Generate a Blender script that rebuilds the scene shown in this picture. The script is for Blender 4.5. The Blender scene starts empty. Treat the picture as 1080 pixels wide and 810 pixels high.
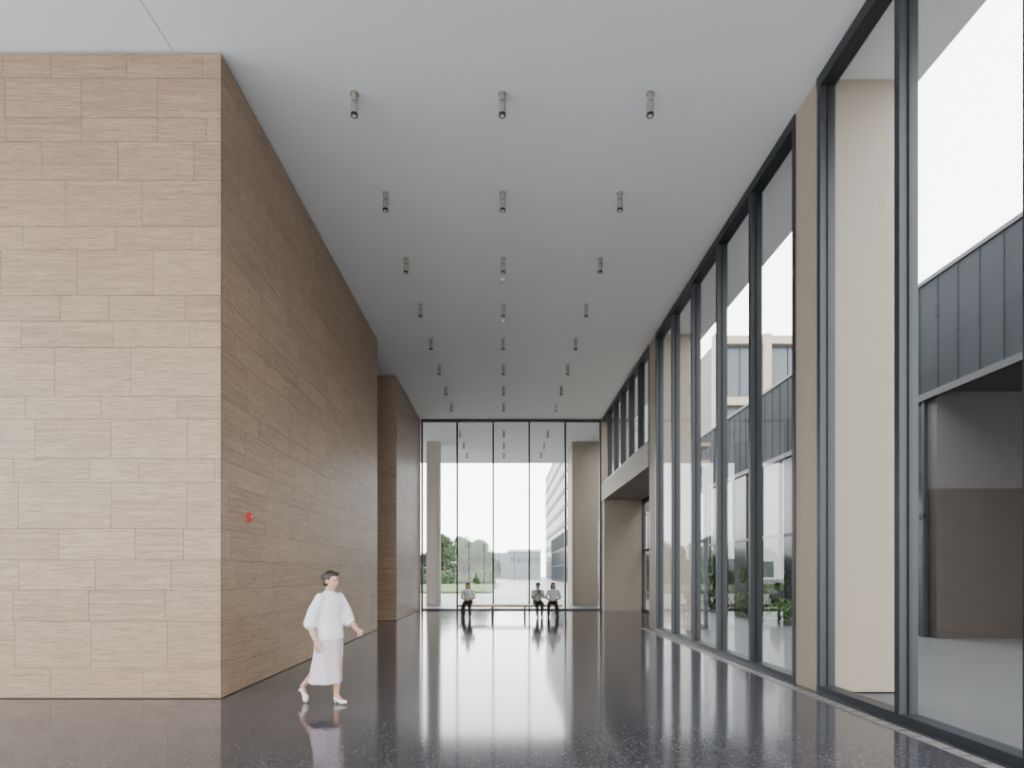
import bpy, bmesh, math, random
from mathutils import Vector, Matrix
random.seed(7)
S=bpy.context.scene
S.view_settings.view_transform='AgX'
S.view_settings.look='None'
S.view_settings.exposure=1.0

# ------------------------------------------------------------ materials
def newmat(name):
    m=bpy.data.materials.new(name); m.use_nodes=True
    nt=m.node_tree; b=nt.nodes['Principled BSDF']
    return m,nt,b
def mix(nt,f,a,b,blend='MIX'):
    n=nt.nodes.new('ShaderNodeMix'); n.data_type='RGBA'; n.blend_type=blend
    for sock,v in ((n.inputs[0],f),(n.inputs[6],a),(n.inputs[7],b)):
        if hasattr(v,'links') or isinstance(v,bpy.types.NodeSocket): nt.links.new(v,sock)
        elif isinstance(v,(int,float)): sock.default_value=v
        else: sock.default_value=(*v,1)
    return n.outputs[2]
def noise(nt,scale,mapscale=(1,1,1),detail=3,rough=.5,coord='Object',offset=None):
    tc=nt.nodes.new('ShaderNodeTexCoord'); mp=nt.nodes.new('ShaderNodeMapping')
    mp.inputs['Scale'].default_value=mapscale
    nt.links.new(tc.outputs[coord],mp.inputs['Vector'])
    if offset is not None: nt.links.new(offset,mp.inputs['Location'])
    n=nt.nodes.new('ShaderNodeTexNoise'); n.inputs['Scale'].default_value=scale
    n.inputs['Detail'].default_value=detail; n.inputs['Roughness'].default_value=rough
    nt.links.new(mp.outputs[0],n.inputs['Vector'])
    return n.outputs[0]
def ramp(nt,v,p0,p1,c0=(0,0,0),c1=(1,1,1)):
    r=nt.nodes.new('ShaderNodeValToRGB'); r.color_ramp.elements[0].position=p0; r.color_ramp.elements[1].position=p1
    r.color_ramp.elements[0].color=(*c0,1); r.color_ramp.elements[1].color=(*c1,1)
    nt.links.new(v,r.inputs[0]); return r.outputs[0]
def simple(name,col,rough=.5,metal=0,var=.12,scale=6,spec=.5,mapscale=(1,1,1)):
    m,nt,b=newmat(name)
    n=noise(nt,scale,mapscale)
    c2=tuple(x*(1-var) for x in col); c1=tuple(min(1,x*(1+var)) for x in col)
    nt.links.new(mix(nt,n,c2,c1),b.inputs['Base Color'])
    b.inputs['Roughness'].default_value=rough; b.inputs['Metallic'].default_value=metal
    b.inputs['Specular IOR Level'].default_value=spec
    return m
# travertine
def travertine():
    m,nt,b=newmat('travertine')
    at=nt.nodes.new('ShaderNodeAttribute'); at.attribute_name='tint'
    sc=nt.nodes.new('ShaderNodeVectorMath'); sc.operation='SCALE'; sc.inputs['Scale'].default_value=37.0
    nt.links.new(at.outputs['Color'],sc.inputs[0])
    n1=noise(nt,1.0,(.9,.9,20),6,.65,offset=sc.outputs[0])
    n2=noise(nt,1.0,(3.5,3.5,75),5,.65,offset=sc.outputs[0])
    n3=noise(nt,1.0,(14,14,200),3,.6,offset=sc.outputs[0])
    n4=noise(nt,1.0,(2.2,2.2,5),4,.6,offset=sc.outputs[0])
    sp=nt.nodes.new('ShaderNodeSeparateColor'); nt.links.new(at.outputs['Color'],sp.inputs[0])
    base=mix(nt,sp.outputs[0],(.215,.138,.085),(.335,.230,.150))
    c=mix(nt,ramp(nt,n1,.36,.64),base,(.360,.255,.172))
    c=mix(nt,ramp(nt,n4,.35,.75,(0,0,0),(.5,.5,.5)),c,(.25,.172,.114))
    c=mix(nt,ramp(nt,n2,.49,.64,(0,0,0),(.78,.78,.78)),c,(.170,.104,.060))
    c=mix(nt,ramp(nt,n3,.545,.67,(0,0,0),(.65,.65,.65)),c,(.115,.069,.040))
    nt.links.new(c,b.inputs['Base Color']); b.inputs['Roughness'].default_value=.38
    bp=nt.nodes.new('ShaderNodeBump'); bp.inputs['Strength'].default_value=.12; bp.inputs['Distance'].default_value=.01
    nt.links.new(n2,bp.inputs['Height']); nt.links.new(bp.outputs[0],b.inputs['Normal'])
    return m
TRAV=travertine()
JOINT=simple('stone_joint',(.06,.038,.024),.9)
def floor_mat():
    m,nt,b=newmat('terrazzo_floor')
    v=nt.nodes.new('ShaderNodeTexVoronoi'); v.inputs['Scale'].default_value=75
    tc=nt.nodes.new('ShaderNodeTexCoord'); nt.links.new(tc.outputs['Object'],v.inputs['Vector'])
    sep=nt.nodes.new('ShaderNodeSeparateColor'); nt.links.new(v.outputs['Color'],sep.inputs[0])
    c=mix(nt,ramp(nt,sep.outputs[0],.76,.95),(.043,.042,.048),(.125,.123,.133))
    c=mix(nt,ramp(nt,sep.outputs[1],.84,.97),c,(.020,.020,.023))
    n=noise(nt,.7,detail=3); c=mix(nt,ramp(nt,n,.3,.7,(0,0,0),(.25,.25,.25)),c,(.056,.055,.061))
    nt.links.new(c,b.inputs['Base Color'])
    r=nt.nodes.new('ShaderNodeMapRange'); nt.links.new(n,r.inputs[0]); r.inputs[3].default_value=.07; r.inputs[4].default_value=.12
    nt.links.new(r.outputs[0],b.inputs['Roughness']); b.inputs['IOR'].default_value=1.43
    return m
FLOOR=floor_mat()
CEIL=simple('white_plaster',(.90,.905,.915),.7,var=.01,scale=2)
FRAME=simple('dark_aluminium',(.024,.027,.032),.45,.3,var=.06)
STONE=simple('beige_stone',(.29,.238,.185),.6,var=.05,scale=3)
COLM=simple('pale_column_stone',(.60,.53,.45),.6,var=.05,scale=3)
def glass():
    m,nt,b=newmat('window_glass'); nt.nodes.remove(b)
    out=nt.nodes['Material Output']
    tr=nt.nodes.new('ShaderNodeBsdfTransparent'); tr.inputs[0].default_value=(.90,.92,.915,1)
    gl=nt.nodes.new('ShaderNodeBsdfGlossy'); gl.inputs['Roughness'].default_value=0.0
    ge=nt.nodes.new('ShaderNodeNewGeometry')
    def vm(op,a,bb=None):
        n=nt.nodes.new('ShaderNodeVectorMath'); n.operation=op; nt.links.new(a,n.inputs[0]); nt.links.new(bb,n.inputs[1]); return n.outputs['Value']
    def mt(op,a,v,v2=None,rev=False):
        n=nt.nodes.new('ShaderNodeMath'); n.operation=op
        i,j=(1,0) if rev else (0,1)
        nt.links.new(a,n.inputs[i])
        if v is not None: n.inputs[j].default_value=v
        return n.outputs[0]
    d=mt('ABSOLUTE',vm('DOT_PRODUCT',ge.outputs['Incoming'],ge.outputs['Normal']),None)
    k=mt('POWER',mt('SUBTRACT',d,1.0,rev=True),5.0)
    k=mt('ADD',mt('MULTIPLY',k,.85),.06)
    mx=nt.nodes.new('ShaderNodeMixShader'); nt.links.new(k,mx.inputs[0])
    nt.links.new(tr.outputs[0],mx.inputs[1]); nt.links.new(gl.outputs[0],mx.inputs[2]); nt.links.new(mx.outputs[0],out.inputs[0])
    return m
GLASS=glass()
PAVE=simple('grey_paving',(.095,.095,.096),.4,var=.15,scale=1.5)
BOUNCE=simple('pale_bounce_ground',(.75,.75,.75),.7,var=.08,scale=1.0)  # very pale, for unseen ground that bounces light onto the ceiling
STRIP=simple('steel_grating',(.22,.21,.20),.45,.4)
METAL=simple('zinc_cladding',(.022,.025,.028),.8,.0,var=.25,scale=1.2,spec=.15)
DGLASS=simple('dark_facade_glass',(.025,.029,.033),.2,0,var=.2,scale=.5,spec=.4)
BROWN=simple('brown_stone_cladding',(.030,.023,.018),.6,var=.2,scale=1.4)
GREYW=simple('grey_plaster_wall',(.065,.063,.061),.7,var=.06)
PALE=simple('pale_concrete',(.12,.112,.102),.7,var=.08,scale=.6)
HAZE=simple('haze_tinted_facade',(.13,.145,.16),.9,var=.05,scale=.1)  # distance haze is mixed into this facade colour
WINB=simple('facade_window_glass',(.045,.055,.066),.25,var=.2,scale=.3)
GRASS=simple('lawn_grass',(.045,.085,.008),.9,var=.35,scale=1.2)
LEAF=simple('tree_leaves',(.026,.060,.010),.8,var=.4,scale=1.5)
BARK=simple('tree_bark',(.12,.09,.06),.9)
STEEL=simple('brushed_nickel',(.45,.42,.38),.32,.85,var=.05)
BLACK=simple('black_metal',(.015,.015,.017),.45,.3)
WHITEP=simple('white_plastic',(.75,.75,.75),.5,var=.02)
RED=simple('red_plastic',(.6,.01,.015),.4,var=.05)
WOOD=simple('bench_wood',(.60,.43,.27),.5,var=.25,scale=3,mapscale=(1,12,12))
SKIN=simple('skin',(.50,.29,.20),.5,var=.05)
HAIR=simple('dark_hair',(.022,.013,.009),.5,var=.3,scale=40)
LIP=simple('lips',(.40,.13,.11),.5)
EYEW=simple('eye_white',(.7,.7,.68),.3,var=.02)
EYED=simple('eye_iris',(.02,.012,.01),.3)
BLOUSE=simple('white_blouse',(.70,.69,.73),.8,var=.04,scale=8)
SKIRT=simple('lilac_skirt',(.60,.50,.575),.8,var=.06,scale=6)
SHOEW=simple('white_leather',(.72,.68,.62),.4,var=.03)
SHIRT=simple('white_shirt',(.66,.66,.67),.8,var=.05,scale=8)
SHIRT2=simple('pale_grey_shirt',(.45,.45,.47),.8,var=.06,scale=8)
TROUS=simple('black_trousers',(.015,.015,.018),.8,var=.2)
SHOEB=simple('dark_shoes',(.03,.028,.028),.5)
PHONE=simple('phone_case',(.03,.03,.035),.25)

# ------------------------------------------------------------ mesh builder
class B:
    def __init__(s): s.v=[];s.f=[];s.m=[];s.mats=[];s.t=[]
    def mi(s,mat):
        if mat not in s.mats: s.mats.append(mat)
        return s.mats.index(mat)
    def face(s,pts,mat,t=(.5,.5,.5)):
        i=len(s.v); s.v+= [tuple(p) for p in pts]; s.f.append(tuple(range(i,i+len(pts)))); s.m.append(s.mi(mat)); s.t.append(t)
    def box(s,x0,x1,y0,y1,z0,z1,mat,t=(.5,.5,.5)):
        i=len(s.v)
        s.v+=[(x0,y0,z0),(x1,y0,z0),(x1,y1,z0),(x0,y1,z0),(x0,y0,z1),(x1,y0,z1),(x1,y1,z1),(x0,y1,z1)]
        for q in ((3,2,1,0),(4,5,6,7),(0,1,5,4),(1,2,6,5),(2,3,7,6),(3,0,4,7)):
            s.f.append(tuple(i+k for k in q)); s.m.append(s.mi(mat)); s.t.append(t)
    def cyl(s,c,r0,r1,z0,z1,mat,n=20):
        i=len(s.v)
        for z,r in ((z0,r0),(z1,r1)):
            for k in range(n):
                a=2*math.pi*k/n; s.v.append((c[0]+r*math.cos(a),c[1]+r*math.sin(a),z))
        for k in range(n):
            s.f.append((i+k,i+(k+1)%n,i+n+(k+1)%n,i+n+k)); s.m.append(s.mi(mat)); s.t.append((.5,.5,.5))
        s.f.append(tuple(i+k for k in reversed(range(n)))); s.m.append(s.mi(mat)); s.t.append((.5,.5,.5))
        s.f.append(tuple(i+n+k for k in range(n))); s.m.append(s.mi(mat)); s.t.append((.5,.5,.5))
    def obj(s,name,parent=None,bevel=0,smooth=False):
        me=bpy.data.meshes.new(name); me.from_pydata(s.v,[],s.f)
        for m in s.mats: me.materials.append(m)
        me.polygons.foreach_set('material_index',s.m)
        if len(set(s.t))>1:
            ca=me.color_attributes.new('tint','FLOAT_COLOR','CORNER'); k=0
            for p,t in zip(me.polygons,s.t):
                for _ in p.loop_indices: ca.data[k].color=(*t,1); k+=1
        me.update(); o=bpy.data.objects.new(name,me); S.collection.objects.link(o)
        if parent: o.parent=parent
        if bevel:
            md=o.modifiers.new('Bevel','BEVEL'); md.width=bevel; md.segments=2; md.limit_method='ANGLE'
        if smooth:
            for p in me.polygons: p.use_smooth=True
        return o
def empty(name,loc=(0,0,0),rz=0):
    e=bpy.data.objects.new(name,None); e.location=loc; e.rotation_euler=(0,0,rz); e.empty_display_size=.2
    S.collection.objects.link(e); return e

H=8.25; EYE=1.6
YF=7.31; XL=-3.61; YE=24.8; XR=4.2
# ------------------------------------------------------------ shell
b=B(); b.box(-14,4.3,-7,YE+.1,-.3,0,FLOOR); b.box(4.3,5.85,16.7,YE+.1,-.3,0,FLOOR)
fl=b.obj('floor')
b=B(); b.box(-14.3,5.6,-9,34.7,H,H+.5,CEIL)
b.box(-4.224,-4.218,-7,YF,H-.002,H,GREYW)
b.obj('ceiling')
b=B(); b.box(3.97,4.10,-7,16.7,0,.006,STRIP)
for i in range(90):
    y=-2+i*.2; b.box(3.985,4.085,y,y+.02,.006,.008,BLACK)
b.obj('floor_drain_grating')

rowpx=[26,42,25,41,49,25,48,27,28,52,24,42,25,49,33,32,33,50,32]
tot=sum(rowpx); HT=H-.03
zs=[HT]
for p in rowpx: zs.append(zs[-1]-HT*p/tot)
zs[-1]=.012
def tiles(b,p0,u,n,L,start=0.0):
    p0=Vector(p0);u=Vector(u);n=Vector(n);g=.0024;th=.006
    for r in range(len(rowpx)):
        z1=zs[r]-g; z0=zs[r+1]+g
        rr=random.Random(r*31+int(L*10))
        x=-rr.uniform(0.05,.95)
        while x<L:
            w=rr.choice([.97,.97,.97,.97,.62,1.18])
            a=max(0.0,x); c=min(L,x+w); x+=w
            if c-a<.02: continue
            if a>0: a+=g
            if c<L: c-=g
            t=(rr.random(),rr.random(),rr.random())
            A=p0+u*a; C=p0+u*c
            f=[A+Vector((0,0,z0)),C+Vector((0,0,z0)),C+Vector((0,0,z1)),A+Vector((0,0,z1))]
            fo=[q+n*th for q in f]
            b.face(fo,TRAV,t)
            for i in range(4):
                j=(i+1)%4; b.face([f[i],f[j],fo[j],fo[i]],TRAV,t)
def block(name,x0,x1,y0,y1):
    b=B(); e=.006
    b.box(x0,x1-e,y0+e,y1-e,0,H-.03,JOINT)
    b.box(x0,x1-.05,y0+.05,y1-.05,H-.03,H,BLACK)
    tiles(b,(x0,y0+e,0),(1,0,0),(0,-1,0),x1-x0)
    tiles(b,(x1-e,y0,0),(0,1,0),(1,0,0),y1-y0)
    return b.obj(name)
block('wall_left',-13.9,XL,YF,16.3)
block('wall_left_rear',-13.9,XL-.02,19.3,YE+.05)
b=B(); b.box(-14.1,-13.7,16.3,19.3,0,H,STONE); b.obj('wall_recess_end')

# ------------------------------------------------------------ windows
def glazing_y(name,X,y0,y1,ys,z0,z1,dep=.20,w=.08,head=.16,sill=.10):
    b=B()
    b.box(X,X+dep,y0,y1,z1-head,z1,FRAME); b.box(X,X+dep,y0,y1,z0,z0+sill,FRAME)
    for y in ys:
        b.box(X,X+dep,y-w/2,y+w/2,z0+sill,z1-head,FRAME)
        b.box(X+dep*.45,X+dep*.62,y-w/2-.02,y+w/2+.02,z0+sill,z1-head,BLACK)
    b.face([(X+dep*.55,y0,z0),(X+dep*.55,y1,z0),(X+dep*.55,y1,z1),(X+dep*.55,y0,z1)],GLASS)
    return b.obj(name)
def glazing_x(name,Y,x0,x1,xs,z0,z1,dep=.15,w=.07,head=.1,sill=.06):
    b=B()
    b.box(x0,x1,Y,Y+dep,z1-head,z1,FRAME); b.box(x0,x1,Y,Y+dep,z0,z0+sill,FRAME)
    for x in xs: b.box(x-w/2,x+w/2,Y,Y+dep,z0+sill,z1-head,FRAME)
    b.face([(x0,Y+dep*.5,z0),(x1,Y+dep*.5,z0),(x1,Y+dep*.5,z1),(x0,Y+dep*.5,z1)],GLASS)
    return b.obj(name)
C1=(7.72,8.30); C2=(15.97,16.70); P=1.53
glazing_y('window_1',XR,C1[1],C2[0],[C1[1]+.04]+[C1[1]+P*k for k in range(1,5)]+[C2[0]-.04],0,H)
glazing_y('window_2',XR,.05,C1[0],[C1[0]-.05-P*k for k in range(0,5)],0,H)
glazing_y('window_3',XR,-7,-.55,[-.6-P*k for k in range(0,5)],0,H)
ys=[C2[1]+(YE-C2[1])*k/6 for k in range(1,6)]
glazing_y('window_4',XR,C2[1],YE,[C2[1]+.04]+ys,5.4,H,head=.12,sill=.08)
glazing_x('window_5',YE,XL,XR,[XL+.04]+[XL+1.562*k for k in range(1,5)]+[XR-.04],0,H)
glazing_x('window_6',-7.1,-14,XR,[-14+1.5*k for k in range(0,13)],0,H)  # unseen back glazing, opened full width for more indoor light
glazing_y('window_7',-14.1,-7,YF,[-7+1.5*k for k in range(0,10)],0,H)  # unseen left glazing, likewise all glass to brighten the hall
for (a,c) in (C1,C2,(-.55,.05)):
    b=B(); b.box(XR+.015,5.4,a,c,0,H-.002,STONE)
    b.obj('stone_pier',bevel=.006)
b=B(); b.box(XR-.02,5.4,YE-.1,YE+.5,4.7,H,STONE); 
b.obj('wall_pier_end')
# portal
b=B()
b.box(XR-.02,XR+.28,C2[1]+.005,YE-.1,4.7,5.4,STONE)
b.box(XR+.28,6.0,C2[1]+.005,YE-.1,4.7,4.9,STONE)
b.box(XR+.28,6.0,C2[1]+.005,YE-.1,5.3,5.4,STONE)
b.box(XR+.02,6.0,YE-.55,YE+.5,0,4.7,STONE)
b.obj('wall_entrance_portal')
b=B(); X=5.82
b.box(X,X+.12,C2[1],YE-.55,4.55,4.7,FRAME); b.box(X,X+.12,C2[1],YE-.55,0,.1,FRAME); b.box(X,X+.12,C2[1],YE-.55,2.5,2.6,FRAME)
for k in range(7):
    y=C2[1]+.05+(YE-.65-C2[1])*k/6; b.box(X,X+.12,y-.04,y+.04,.1,4.55,FRAME)
for k in (2.9,3.1): 
    y=C2[1]+.05+(YE-.65-C2[1])*k/6; b.box(X-.06,X-.03,y-.015,y+.015,.7,1.7,STEEL)
b.face([(X+.06,C2[1],0),(X+.06,YE-.55,0),(X+.06,YE-.55,4.7),(X+.06,C2[1],4.7)],GLASS)
b.obj('door_1')

# ------------------------------------------------------------ ceiling fixtures
def spot_mesh():
    b=B()
    b.cyl((0,0),.055,.055,-.02,0,STEEL,24)
    b.cyl((0,0),.040,.040,-.12,-.02,STEEL,24)
    b.cyl((0,0),.032,.032,-.14,-.12,BLACK,24)
    b.cyl((0,0),.046,.046,-.285,-.14,STEEL,24)
    b.cyl((0,0),.049,.049,-.315,-.285,BLACK,24)
    b.cyl((0,0),.031,.031,-.317,-.315,WHITEP,16)
    b.box(.040,.054,-.012,.012,-.20,-.06,STEEL)
    return b
m0=spot_mesh().obj('ceiling_spotlight',smooth=False); first=True
for r in range(8):
    for c in (-1,0,1):
        o=m0 if first else bpy.data.objects.new('ceiling_spotlight',m0.data)
        if not first: S.collection.objects.link(o)
        first=False; o.location=(c*2.05-.03,7.95+2.08*r,H); o.rotation_euler=(0,0,random.uniform(0,6))
for r in range(3):
    for c in (-1,0,1):
        o=bpy.data.objects.new('added_canopy_spotlight',m0.data); S.collection.objects.link(o); o.location=(c*2.05-.03,26.8+2.4*r,H)  # extra fixtures added in place of lamp reflections in the end glass
for y in (13.0,15.1):
    b=B(); b.cyl((0,0),.06,.06,-.02,0,WHITEP); b.cyl((0,0),.045,.03,-.05,-.02,WHITEP)
    o=b.obj('smoke_detector'); o.location=(-.05,y,H)
b=B(); b.box(0,.03,-.06,.06,-.06,.06,RED); b.box(.03,.045,-.035,.035,-.035,.035,RED); b.box(.045,.047,-.02,.02,.0,.02,WHITEP)
o=b.obj('fire_alarm_call_point',bevel=.004); o.location=(XL,8.09,2.39)

# ------------------------------------------------------------ bench
BY=21.05
b=B()
for k in range(4):
    b.box(-1.68,2.10,BY-.23+k*.118,BY-.23+k*.118+.106,.37,.45,WOOD)
for x in (-1.55,-.45,.75,1.95):
    b.box(x-.03,x+.03,BY-.22,BY-.18,0,.37,BLACK); b.box(x-.03,x+.03,BY+.18,BY+.22,0,.37,BLACK)
    b.box(x-.03,x+.03,BY-.18,BY+.18,.34,.37,BLACK); b.box(x-.03,x+.03,BY-.18,BY+.18,0,.02,BLACK)
b.obj('wooden_bench',bevel=.004)

# ------------------------------------------------------------ exterior
b=B(); b.box(-60,90,-60,260,-.5,-.31,PAVE); b.box(4.3,60,-30,16.7,-.31,-.02,PAVE)
b.box(5.85,60,16.7,60,-.31,-.02,PAVE); b.box(-60,5.85,YE+.1,60,-.31,-.02,PAVE)
b.box(-60,90,60,260,-.31,-.02,PAVE)
for k in range(12): b.box(-30,10,26+k*2.4,26.02+k*2.4,-.02,-.018,GREYW)
b.obj('ground_paving')
b=B(); b.box(-60,4.3,-60,-7,-.31,-.02,BOUNCE); b.box(-60,-14,-7,YE+.1,-.31,-.02,BOUNCE); b.obj('bounce_ground')  # out-of-view ground added as a light reflector for the ceiling
b=B(); b.box(-60,-1.0,46,77.8,-.02,.12,GRASS); b.obj('lawn')
# canopy columns
b=B(); b.box(-3.95,-3.28,29,29.7,-.02,H,COLM); b.obj('canopy_column',bevel=.01)
b=B(); b.box(3.42,5.2,29,31,-.02,H,STONE); b.obj('canopy_column',bevel=.01)
# opposite zinc building
XO=10.6
def fascia(b,y0,y1):
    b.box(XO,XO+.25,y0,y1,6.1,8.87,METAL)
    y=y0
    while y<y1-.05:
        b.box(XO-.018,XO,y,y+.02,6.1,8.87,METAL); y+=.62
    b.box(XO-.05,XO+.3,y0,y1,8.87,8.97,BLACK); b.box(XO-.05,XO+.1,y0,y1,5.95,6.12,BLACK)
def base(b,y0,y1):
    b.box(XO+.05,XO+.1,y0,y1,-.02,6.0,DGLASS)
    y=y0
    while y<y1-.1:
        b.box(XO-.0,XO+.05,y,y+.06,-.02,5.95,FRAME); y+=1.52
    b.box(XO-.02,XO+.05,y0,y1,3.0,3.1,FRAME)
b=B(); fascia(b,1,34.9); base(b,14.5,34.9)
b.box(XO+.25,18,1,34.8,6.1,6.3,GREYW)
b.box(XO+.25,18,1,34.8,8.6,8.8,GREYW)
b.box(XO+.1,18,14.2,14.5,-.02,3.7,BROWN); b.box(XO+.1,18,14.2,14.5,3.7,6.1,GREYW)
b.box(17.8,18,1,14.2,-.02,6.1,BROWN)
b.obj('zinc_clad_pavilion')
b=B(); fascia(b,34.95,130); base(b,34.95,130); b.box(XO+.25,12.9,35,130,8.4,8.6,METAL); b.box(12.8,12.9,35,130,-.02,8.6,METAL)
b.obj('zinc_clad_gallery')
# tall framed building
b=B(); b.box(13.2,34,36,46,-.02,16,PALE)
for k in range(8):
    x=13+k*3; b.box(x,x+.5,35.4,36,-.02,16.4,STONE)
for z in (4,8,12,15.8): b.box(13.02,34.4,35.46,35.98,z,z+.5,STONE)
for k in range(7):
    for z in (4.5,8.5,12.5): b.box(13.5+k*3,16+k*3,35.9,35.95,z,z+3.3,WINB); b.box(14.7+k*3,14.76+k*3,35.85,35.95,z,z+3.3,FRAME)
b.obj('office_building')
# tower
b=B(); b.box(13.3,32,92,185,-.02,32,PALE)
for z in range(8):
    for k in range(22):
        y=94+k*4.1; b.box(13.2,13.3,y,y+2.4,2+z*3.7,4.2+z*3.7,WINB)
    b.box(13.1,13.3,92,185,1.2+z*3.7,1.45+z*3.7,STONE)
    for k in range(4): b.box(14.5+k*4.4,17+k*4.4,91.9,92,2+z*3.7,4.2+z*3.7,WINB)
b.obj('apartment_tower')
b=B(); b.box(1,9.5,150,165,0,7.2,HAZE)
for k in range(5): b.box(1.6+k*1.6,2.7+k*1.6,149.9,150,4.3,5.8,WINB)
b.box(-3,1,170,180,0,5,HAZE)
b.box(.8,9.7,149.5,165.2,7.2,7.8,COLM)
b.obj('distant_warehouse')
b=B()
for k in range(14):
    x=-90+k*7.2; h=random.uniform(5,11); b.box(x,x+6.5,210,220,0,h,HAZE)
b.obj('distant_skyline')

def tree_mesh(name,h,r,n,seed,trunk=True):
    R=random.Random(seed); b=B()
    b.cyl((0,0),.16,.09,0,h*.55,BARK,10)
    blobs=[]
    for _ in range(14):
        a=R.uniform(0,6.28); zz=R.uniform(.28,.86); d=R.uniform(0,r*.75*math.sqrt(max(.05,1-((zz-.5)/.42)**2))); blobs.append((d*math.cos(a),d*math.sin(a),h*zz,r*R.uniform(.32,.5)))
    for (x,y,z,q) in blobs:
        p=Vector((0,0,h*.22)); e=Vector((x,y,z)); s=Vector((.05,0,0)); t=Vector((0,.05,0))
        b.face([p-s,p+s,e+s*.3,e-s*.3],BARK); b.face([p-t,p+t,e+t*.3,e-t*.3],BARK)
    for _ in range(n):
        x,y,z,q=R.choice(blobs)
        d=Vector((R.gauss(0,1),R.gauss(0,1),R.gauss(0,1))).normalized()*q*R.uniform(.45,1.1)
        c=Vector((x,y,z))+d
        u=Vector((R.gauss(0,1),R.gauss(0,1),R.gauss(0,1))).normalized(); w=u.orthogonal().normalized(); s=R.uniform(.10,.2)
        b.face([c-u*s,c-w*s*.5,c+u*s,c+w*s*.5],LEAF)
    return b.obj(name)
T=[tree_mesh('broadleaf_tree',7.2,2.4,6500,1),tree_mesh('broadleaf_tree',6.0,2.1,5500,2)]
pos=[(-3.9,86,1),(-6.4,88,1),(-8.7,85,1.1),(-11.8,90,.9),(-15,87,1),(-18.5,90,1),(-22,88,1.1),(-1.6,98,.65),(-5.2,94,1.05),(-10,95,1),(-7.6,99,1.2),(-2.6,92,.85),
     (8.9,19.6,.36),(9.2,24.5,.42),(9.0,30,.45),(9.2,37,.5)]  # small courtyard trees added for green reflected in the side glass
for i,(x,y,k) in enumerate(pos):
    if i<2: o=T[i]
    else:
        o=bpy.data.objects.new('broadleaf_tree',T[i%2].data); S.collection.objects.link(o)
    o.location=(x,y,-.02); o.rotation_euler=(0,0,i*1.3); o.scale=(k,k,k)
def hedge(n,x0,x1,y0,y1,h,s0,s1,seed):
    b=B(); R=random.Random(seed)
    for _ in range(n):
        x=R.uniform(x0,x1); y=R.uniform(y0,y1); z=R.uniform(.1,h+.25*h*math.sin(x*1.3+y*.7))
        c=Vector((x,y,z)); u=Vector((R.gauss(0,1),R.gauss(0,1),R.gauss(0,1))).normalized(); w=u.orthogonal().normalized(); s=R.uniform(s0,s1)
        b.face([c-u*s,c-w*s*.6,c+u*s,c+w*s*.6],LEAF)
    b.obj('hedge')
hedge(9000,-26,-1.3,78.1,82,1.6,.12,.22,5)
hedge(9000,8.6,9.5,17.5,40,.7,.05,.10,6)  # low courtyard foliage added to stand for reflected green in the panes

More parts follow.
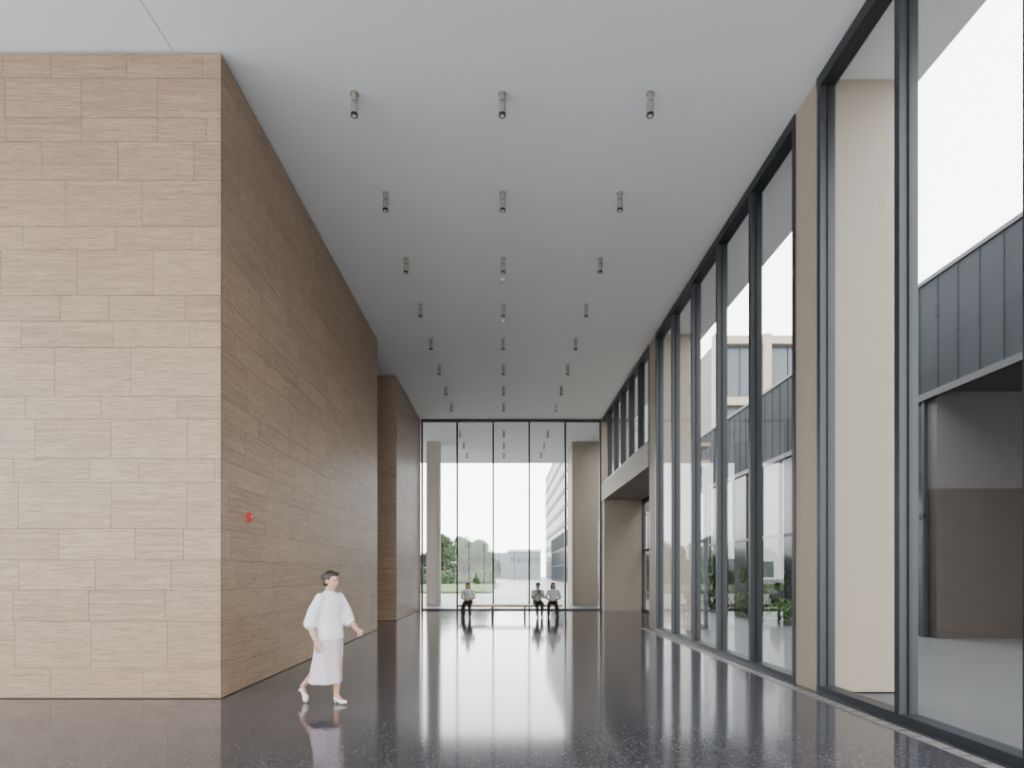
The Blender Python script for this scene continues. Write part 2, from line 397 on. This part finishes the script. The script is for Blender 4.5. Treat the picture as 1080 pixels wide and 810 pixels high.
# ------------------------------------------------------------ people
def V(*a): return Vector(a)
class Body:
    def __init__(s): s.bm=bmesh.new()
    def ell(s,c,r,rot=None):
        M=Matrix.Translation(Vector(c))@(rot.to_4x4() if rot else Matrix())@Matrix.Diagonal((*r,1))
        bmesh.ops.create_icosphere(s.bm,subdivisions=3,radius=1,matrix=M)
    def limb(s,pts):
        for i,(p,r) in enumerate(pts):
            p=Vector(p); s.ell(p,(r,r,r))
            if i:
                q,r0=pts[i-1]; q=Vector(q); d=p-q
                if d.length<1e-5: continue
                M=Matrix.Translation((p+q)/2)@d.to_track_quat('Z','Y').to_matrix().to_4x4()
                bmesh.ops.create_cone(s.bm,cap_ends=True,segments=20,radius1=r0,radius2=r,depth=d.length,matrix=M)
    def loft(s,rings,n=28,cap=True,wave=0):
        R=[]
        for (cx,cy,cz,rx,ry) in rings:
            ring=[]
            for k in range(n):
                a=2*math.pi*k/n
                wv=1+wave*math.sin(a*7+cz*3)*max(0,(rings[0][2]-cz))
                ring.append(s.bm.verts.new((cx+rx*wv*math.cos(a),cy+ry*wv*math.sin(a),cz)))
            R.append(ring)
        for A,C in zip(R,R[1:]):
            for k in range(n): s.bm.faces.new((A[k],A[(k+1)%n],C[(k+1)%n],C[k]))
        if cap: s.bm.faces.new(R[0]); s.bm.faces.new(list(reversed(R[-1])))
    def hand(s,w,d,nrm,side,curl=.5):
        w=Vector(w); d=Vector(d).normalized(); nrm=Vector(nrm); nrm=(nrm-d*nrm.dot(d)).normalized(); l=d.cross(nrm)*side
        rot=Matrix((d,l,nrm)).transposed()
        s.ell(w+d*.05,(.052,.038,.015),rot); s.ell(w+d*.02,(.03,.025,.018),rot)
        for off,L in ((-.028,.052),(-.0095,.066),(.0095,.07),(.028,.062)):
            p=w+d*.085+l*off; ang=curl*.5; pts=[(p-d*.02,.009),(p,.0088)]
            for k,f in enumerate((.45,.32,.23)):
                dd=d*math.cos(ang)+nrm*math.sin(ang); p=p+dd*L*f; pts.append((p,.0082-.0008*k)); ang+=curl*.8
            s.limb(pts)
        p=w+d*.025+l*.025; q=p+(d*.6+l*.75+nrm*.25).normalized()*.035; r=q+(d*.9+l*.3+nrm*.4).normalized()*.028
        s.limb([(p,.012),(q,.010),(r,.008)])
    def done(s,name,mat,parent,voxel=.008,smooth=4,solid=0):
        bmesh.ops.recalc_face_normals(s.bm,faces=s.bm.faces)
        me=bpy.data.meshes.new(name); s.bm.to_mesh(me); s.bm.free(); me.materials.append(mat)
        o=bpy.data.objects.new(name,me); S.collection.objects.link(o)
        if voxel:
            md=o.modifiers.new('r','REMESH'); md.mode='VOXEL'; md.voxel_size=voxel; md.use_smooth_shade=True
            if smooth:
                sm=o.modifiers.new('s','SMOOTH'); sm.factor=.5; sm.iterations=smooth
        if solid:
            sd=o.modifiers.new('sol','SOLIDIFY'); sd.thickness=solid
            sb=o.modifiers.new('sub','SUBSURF'); sb.levels=1; sb.render_levels=1
        dg=bpy.context.evaluated_depsgraph_get(); ev=o.evaluated_get(dg); m2=bpy.data.meshes.new_from_object(ev)
        o.modifiers.clear(); o.data=m2
        if not m2.materials: m2.materials.append(mat)
        for p in m2.polygons: p.use_smooth=True; p.material_index=0
        o.parent=parent
        return o
def head(parent,c,pitch=0,yaw=0,style='short',neck=None):
    """c: head centre. faces +x locally; head built at origin, then rotated."""
    h=Body()
    h.ell((-.008,0,.025),(.092,.074,.088)); h.ell((.018,0,-.035),(.066,.056,.070)); h.ell((.045,0,-.088),(.026,.026,.020))
    h.ell((.076,0,-.022),(.022,.011,.018)); h.ell((.072,0,.002),(.014,.008,.026)); h.ell((.067,0,-.062),(.016,.023,.010))
    for sgn in (1,-1):
        h.ell((-.005,sgn*.076,-.008),(.017,.009,.030)); h.ell((.045,sgn*.038,-.03),(.03,.02,.022))
    Rm=Matrix.Rotation(yaw,4,'Z')@Matrix.Rotation(pitch,4,'Y'); M=Matrix.Translation(Vector(c))@Rm
    h.bm.transform(M)
    if neck: h.limb([(M@V(-.02,0,-.03),.05),(neck,.052),(Vector(neck)-V(0,0,.06),.06)])
    h.done('head',SKIN,parent,.005,3)
    e=Body(); e.ell((.078,.032,-.002),(.008,.014,.006)); e.ell((.078,-.032,-.002),(.008,.014,.006)); e.bm.transform(M); e.done('eye_whites',EYEW,parent,0)
    e=Body(); e.ell((.084,.032,-.002),(.004,.006,.006)); e.ell((.084,-.032,-.002),(.004,.006,.006)); e.bm.transform(M); e.done('irises',EYED,parent,0)
    e=Body(); e.ell((.083,.033,.018),(.006,.017,.0035)); e.ell((.083,-.033,.018),(.006,.017,.0035)); e.bm.transform(M); e.done('eyebrows',HAIR,parent,0)
    e=Body(); e.ell((.081,0,-.060),(.006,.020,.0045)); e.ell((.080,0,-.068),(.006,.016,.0045)); e.bm.transform(M); e.done('lips',LIP,parent,0)
    k=Body()
    k.ell((-.024,0,.040),(.094,.084,.090)); k.ell((.035,0,.088),(.050,.060,.028)); k.ell((-.045,0,-.02),(.066,.076,.075))
    if style=='bun': k.ell((-.125,0,.03),(.045,.045,.045))
    if style=='bob': 
        for sgn in (1,-1): k.ell((-.01,sgn*.075,-.045),(.040,.018,.075))
        k.ell((-.06,0,-.06),(.05,.075,.075))
    k.bm.transform(M); k.done('hair',HAIR,parent,.006,3)

def walking_woman():
    P_=empty('walking_woman',(-2.13,7.0,0),math.radians(-28))
    # legs + feet skin
    s=Body()
    s.limb([((0,.09,.84),.085),((.06,.085,.47),.052),((.035,.085,.34),.054),((.03,.08,.13),.033),((.03,.08,.09),.034)])
    s.limb([((0,-.09,.84),.085),((-.07,-.085,.48),.052),((-.17,-.085,.37),.053),((-.33,-.08,.24),.033),((-.37,-.08,.20),.034)])
    s.limb([((.03,.08,.09),.03),((.10,.08,.045),.028),((.16,.08,.03),.022)])
    s.limb([((-.37,-.08,.19),.03),((-.345,-.08,.11),.027),((-.31,-.08,.055),.022)])
    s.done('legs',SKIN,P_,.007,3)
    sh=Body()
    sh.ell((.125,.08,.028),(.075,.040,.026)); sh.ell((.035,.08,.060),(.045,.034,.034)); sh.limb([((.06,.08,.05),.03),((.12,.08,.03),.032)]); sh.limb([((.012,.08,.05),.018),((.008,.08,.010),.010)])
    sh.ell((-.325,-.08,.060),(.034,.040,.055)); sh.ell((-.37,-.08,.155),(.034,.034,.045)); sh.limb([((-.36,-.08,.14),.03),((-.33,-.08,.06),.03)]); sh.limb([((-.395,-.08,.17),.018),((-.44,-.08,.14),.010)])
    sh.done('shoes',SHOEW,P_,.006,2)
    k=Body()
    k.loft([(0,0,1.02,.10,.135),(0,0,.94,.125,.16),(-.005,0,.85,.145,.18),(-.02,0,.70,.155,.185),(-.04,0,.55,.17,.185),(-.06,0,.42,.185,.185),(-.075,0,.30,.20,.185),(-.08,0,.26,.205,.19)],n=56,cap=False,wave=.09)
    k.done('skirt',SKIRT,P_,0,0,solid=.006)
    t=Body()
    t.loft([(-.005,0,.80,.150,.190),(-.005,0,.88,.142,.182),(0,0,.96,.132,.170),(0,0,1.06,.122,.158),(.01,0,1.16,.128,.165),(.01,0,1.24,.122,.170),(0,0,1.31,.098,.165),(-.01,0,1.355,.075,.10),(-.012,0,1.385,.055,.058)])
    # loose elbow sleeves
    t.limb([((0,-.155,1.30),.062),((-.06,-.20,1.14),.072),((-.09,-.22,1.00),.082)])
    t.limb([((0,.155,1.30),.062),((.06,.20,1.14),.072),((.09,.215,1.01),.082)])
    t.done('blouse',BLOUSE,P_,.008,4)
    a=Body()
    a.limb([((-.06,-.20,1.14),.042),((-.09,-.225,1.01),.038),((-.04,-.24,.90),.036),((.02,-.25,.80),.024)])
    a.hand((.02,-.25,.795),(.25,-.05,-1),(.2,1,0),1,.45)
    a.done('right_arm',SKIN,P_,.005,2)
    a=Body()
    a.limb([((.06,.20,1.14),.042),((.10,.22,1.01),.038),((.19,.215,.95),.036),((.28,.18,.90),.024)])
    a.hand((.285,.178,.898),(1,-.25,-.25),(0,-1,.1),1,.55)
    a.done('left_arm',SKIN,P_,.005,2)
    head(P_,(.03,0,1.505),pitch=.12,yaw=.0,style='bun',neck=(-.005,0,1.39))
walking_woman()

def seated(name,loc,rz,shirt,style,pose):
    P_=empty(name,loc,rz)
    lean=pose.get('lean',.06)
    hz=.535
    ank=pose.get('ank',[(.40,.12),(.42,-.10)])
    t=Body()
    t.ell((-.02,0,hz+.01),(.13,.17,.095))
    for (ax,ay),sg in zip(ank,(1,-1)):
        kn=(.40,sg*.10+pose.get('kn',0)*sg,.505)
        t.limb([((0,sg*.085,hz),.086),((.20,sg*.095,.525),.078),(kn,.060),((kn[0]+(ax-kn[0])*.4,kn[1]+(ay-kn[1])*.4,.36),.058),((ax,ay,.11),.046)])
    t.done('trousers',TROUS,P_,.008,3)
    f=Body()
    for ax,ay in ank:
        f.ell((ax+.075,ay,.036),(.10,.042,.034)); f.ell((ax,ay,.06),(.045,.036,.05)); f.box=None
        f.limb([((ax,ay,.05),.042),((ax+.10,ay,.035),.034)])
    f.done('shoes',SHOEB,P_,.006,2)
    s=Body()
    L=lean
    s.loft([(-.02,0,.50,.12,.165),(-.02,0,.60,.125,.165),(0+L*.2,0,.70,.118,.155),(L*.5,0,.80,.122,.165),(L*.8,0,.89,.12,.182),(L,0,.95,.095,.17),(L*1.1,0,.995,.07,.10),(L*1.15,0,1.02,.055,.06)])
    arms=pose['arms']
    for sg,(el,wr) in zip((1,-1),arms):
        sh=V(L,sg*.17,.935); el=V(*el)
        s.limb([(sh,.060),(sh.lerp(el,.5),.058),(sh.lerp(el,.85),.056)])
    s.done('shirt',shirt,P_,.008,4)
    for sg,(el,wr),hd,nm in zip((1,-1),arms,pose['hd'],('left_arm','right_arm')):
        a=Body(); sh=V(L,sg*.17,.935); el=V(*el); wr=V(*wr)
        a.limb([(sh.lerp(el,.6),.04),(el,.037),(el.lerp(wr,.4),.036),(wr,.024)])
        a.hand(wr,hd[0],hd[1],hd[2],hd[3]); a.done(nm,SKIN,P_,.005,2)
    head(P_,(L*1.15+.045,0,1.135),pitch=pose.get('pitch',.25),yaw=pose.get('yaw',0),style=style,neck=(L*1.15,0,1.03))
    if pose.get('phone'):
        b=B(); b.box(-.004,.004,-.037,.037,-.075,.075,PHONE)
        o=b.obj('phone',P_,bevel=.003); o.location=pose['phone']; o.rotation_euler=(0,-.5,0)
rz=-math.pi/2
lap=dict(lean=.08,pitch=.2,arms=[((.06,.24,.70),(.26,.07,.635)),((.06,-.24,.70),(.26,-.07,.635))],
   hd=[((.5,-.8,-.05),(0,0,-1),-1,.5),((.5,.8,.02),(0,0,-1),1,.5)])
ph=dict(lean=.10,pitch=.4,arms=[((.14,.22,.70),(.30,.05,.84)),((.14,-.22,.70),(.30,-.05,.84))],
   hd=[((.3,-.35,.9),(.0,-1,0),1,1.0),((.3,.35,.9),(.0,1,0),-1,1.0)],phone=(.35,0,.93),ank=[(.36,.10),(.44,-.08)])
knee=dict(lean=.03,pitch=.1,yaw=.35,arms=[((.0,.26,.70),(.22,.14,.63)),((.02,-.27,.70),(.20,-.15,.63))],
   hd=[((1,-.1,-.15),(0,0,-1),-1,.4),((1,.1,-.15),(0,0,-1),1,.4)],ank=[(.30,.14),(.45,-.14)],kn=.03)
seated('seated_woman',(-1.32,BY-.02,0),rz-.1,SHIRT,'bob',lap)
seated('seated_man',(1.20,BY-.02,0),rz+.15,SHIRT2,'short',ph)
seated('seated_visitor',(1.79,BY-.02,0),rz-.15,SHIRT,'bob',knee)

# ------------------------------------------------------------ world + camera
w=bpy.data.worlds.new('overcast_sky'); S.world=w; w.use_nodes=True; nt=w.node_tree
bg=nt.nodes['Background']; tc=nt.nodes.new('ShaderNodeTexCoord'); sx=nt.nodes.new('ShaderNodeSeparateXYZ')
nt.links.new(tc.outputs['Generated'],sx.inputs[0])
c=ramp(nt,sx.outputs[2],0,.6,(1.0,1.0,1.0),(.93,.96,1.0)); nt.links.new(c,bg.inputs[0]); bg.inputs[1].default_value=4.9
cam=bpy.data.cameras.new('camera'); co=bpy.data.objects.new('camera',cam); S.collection.objects.link(co)
co.location=(0,0,EYE); co.rotation_euler=(math.pi/2,0,0); cam.sensor_width=36; cam.lens=605/1080*36
cam.shift_x=8/1080; cam.shift_y=199.5/1080; cam.clip_end=1000
S.camera=co
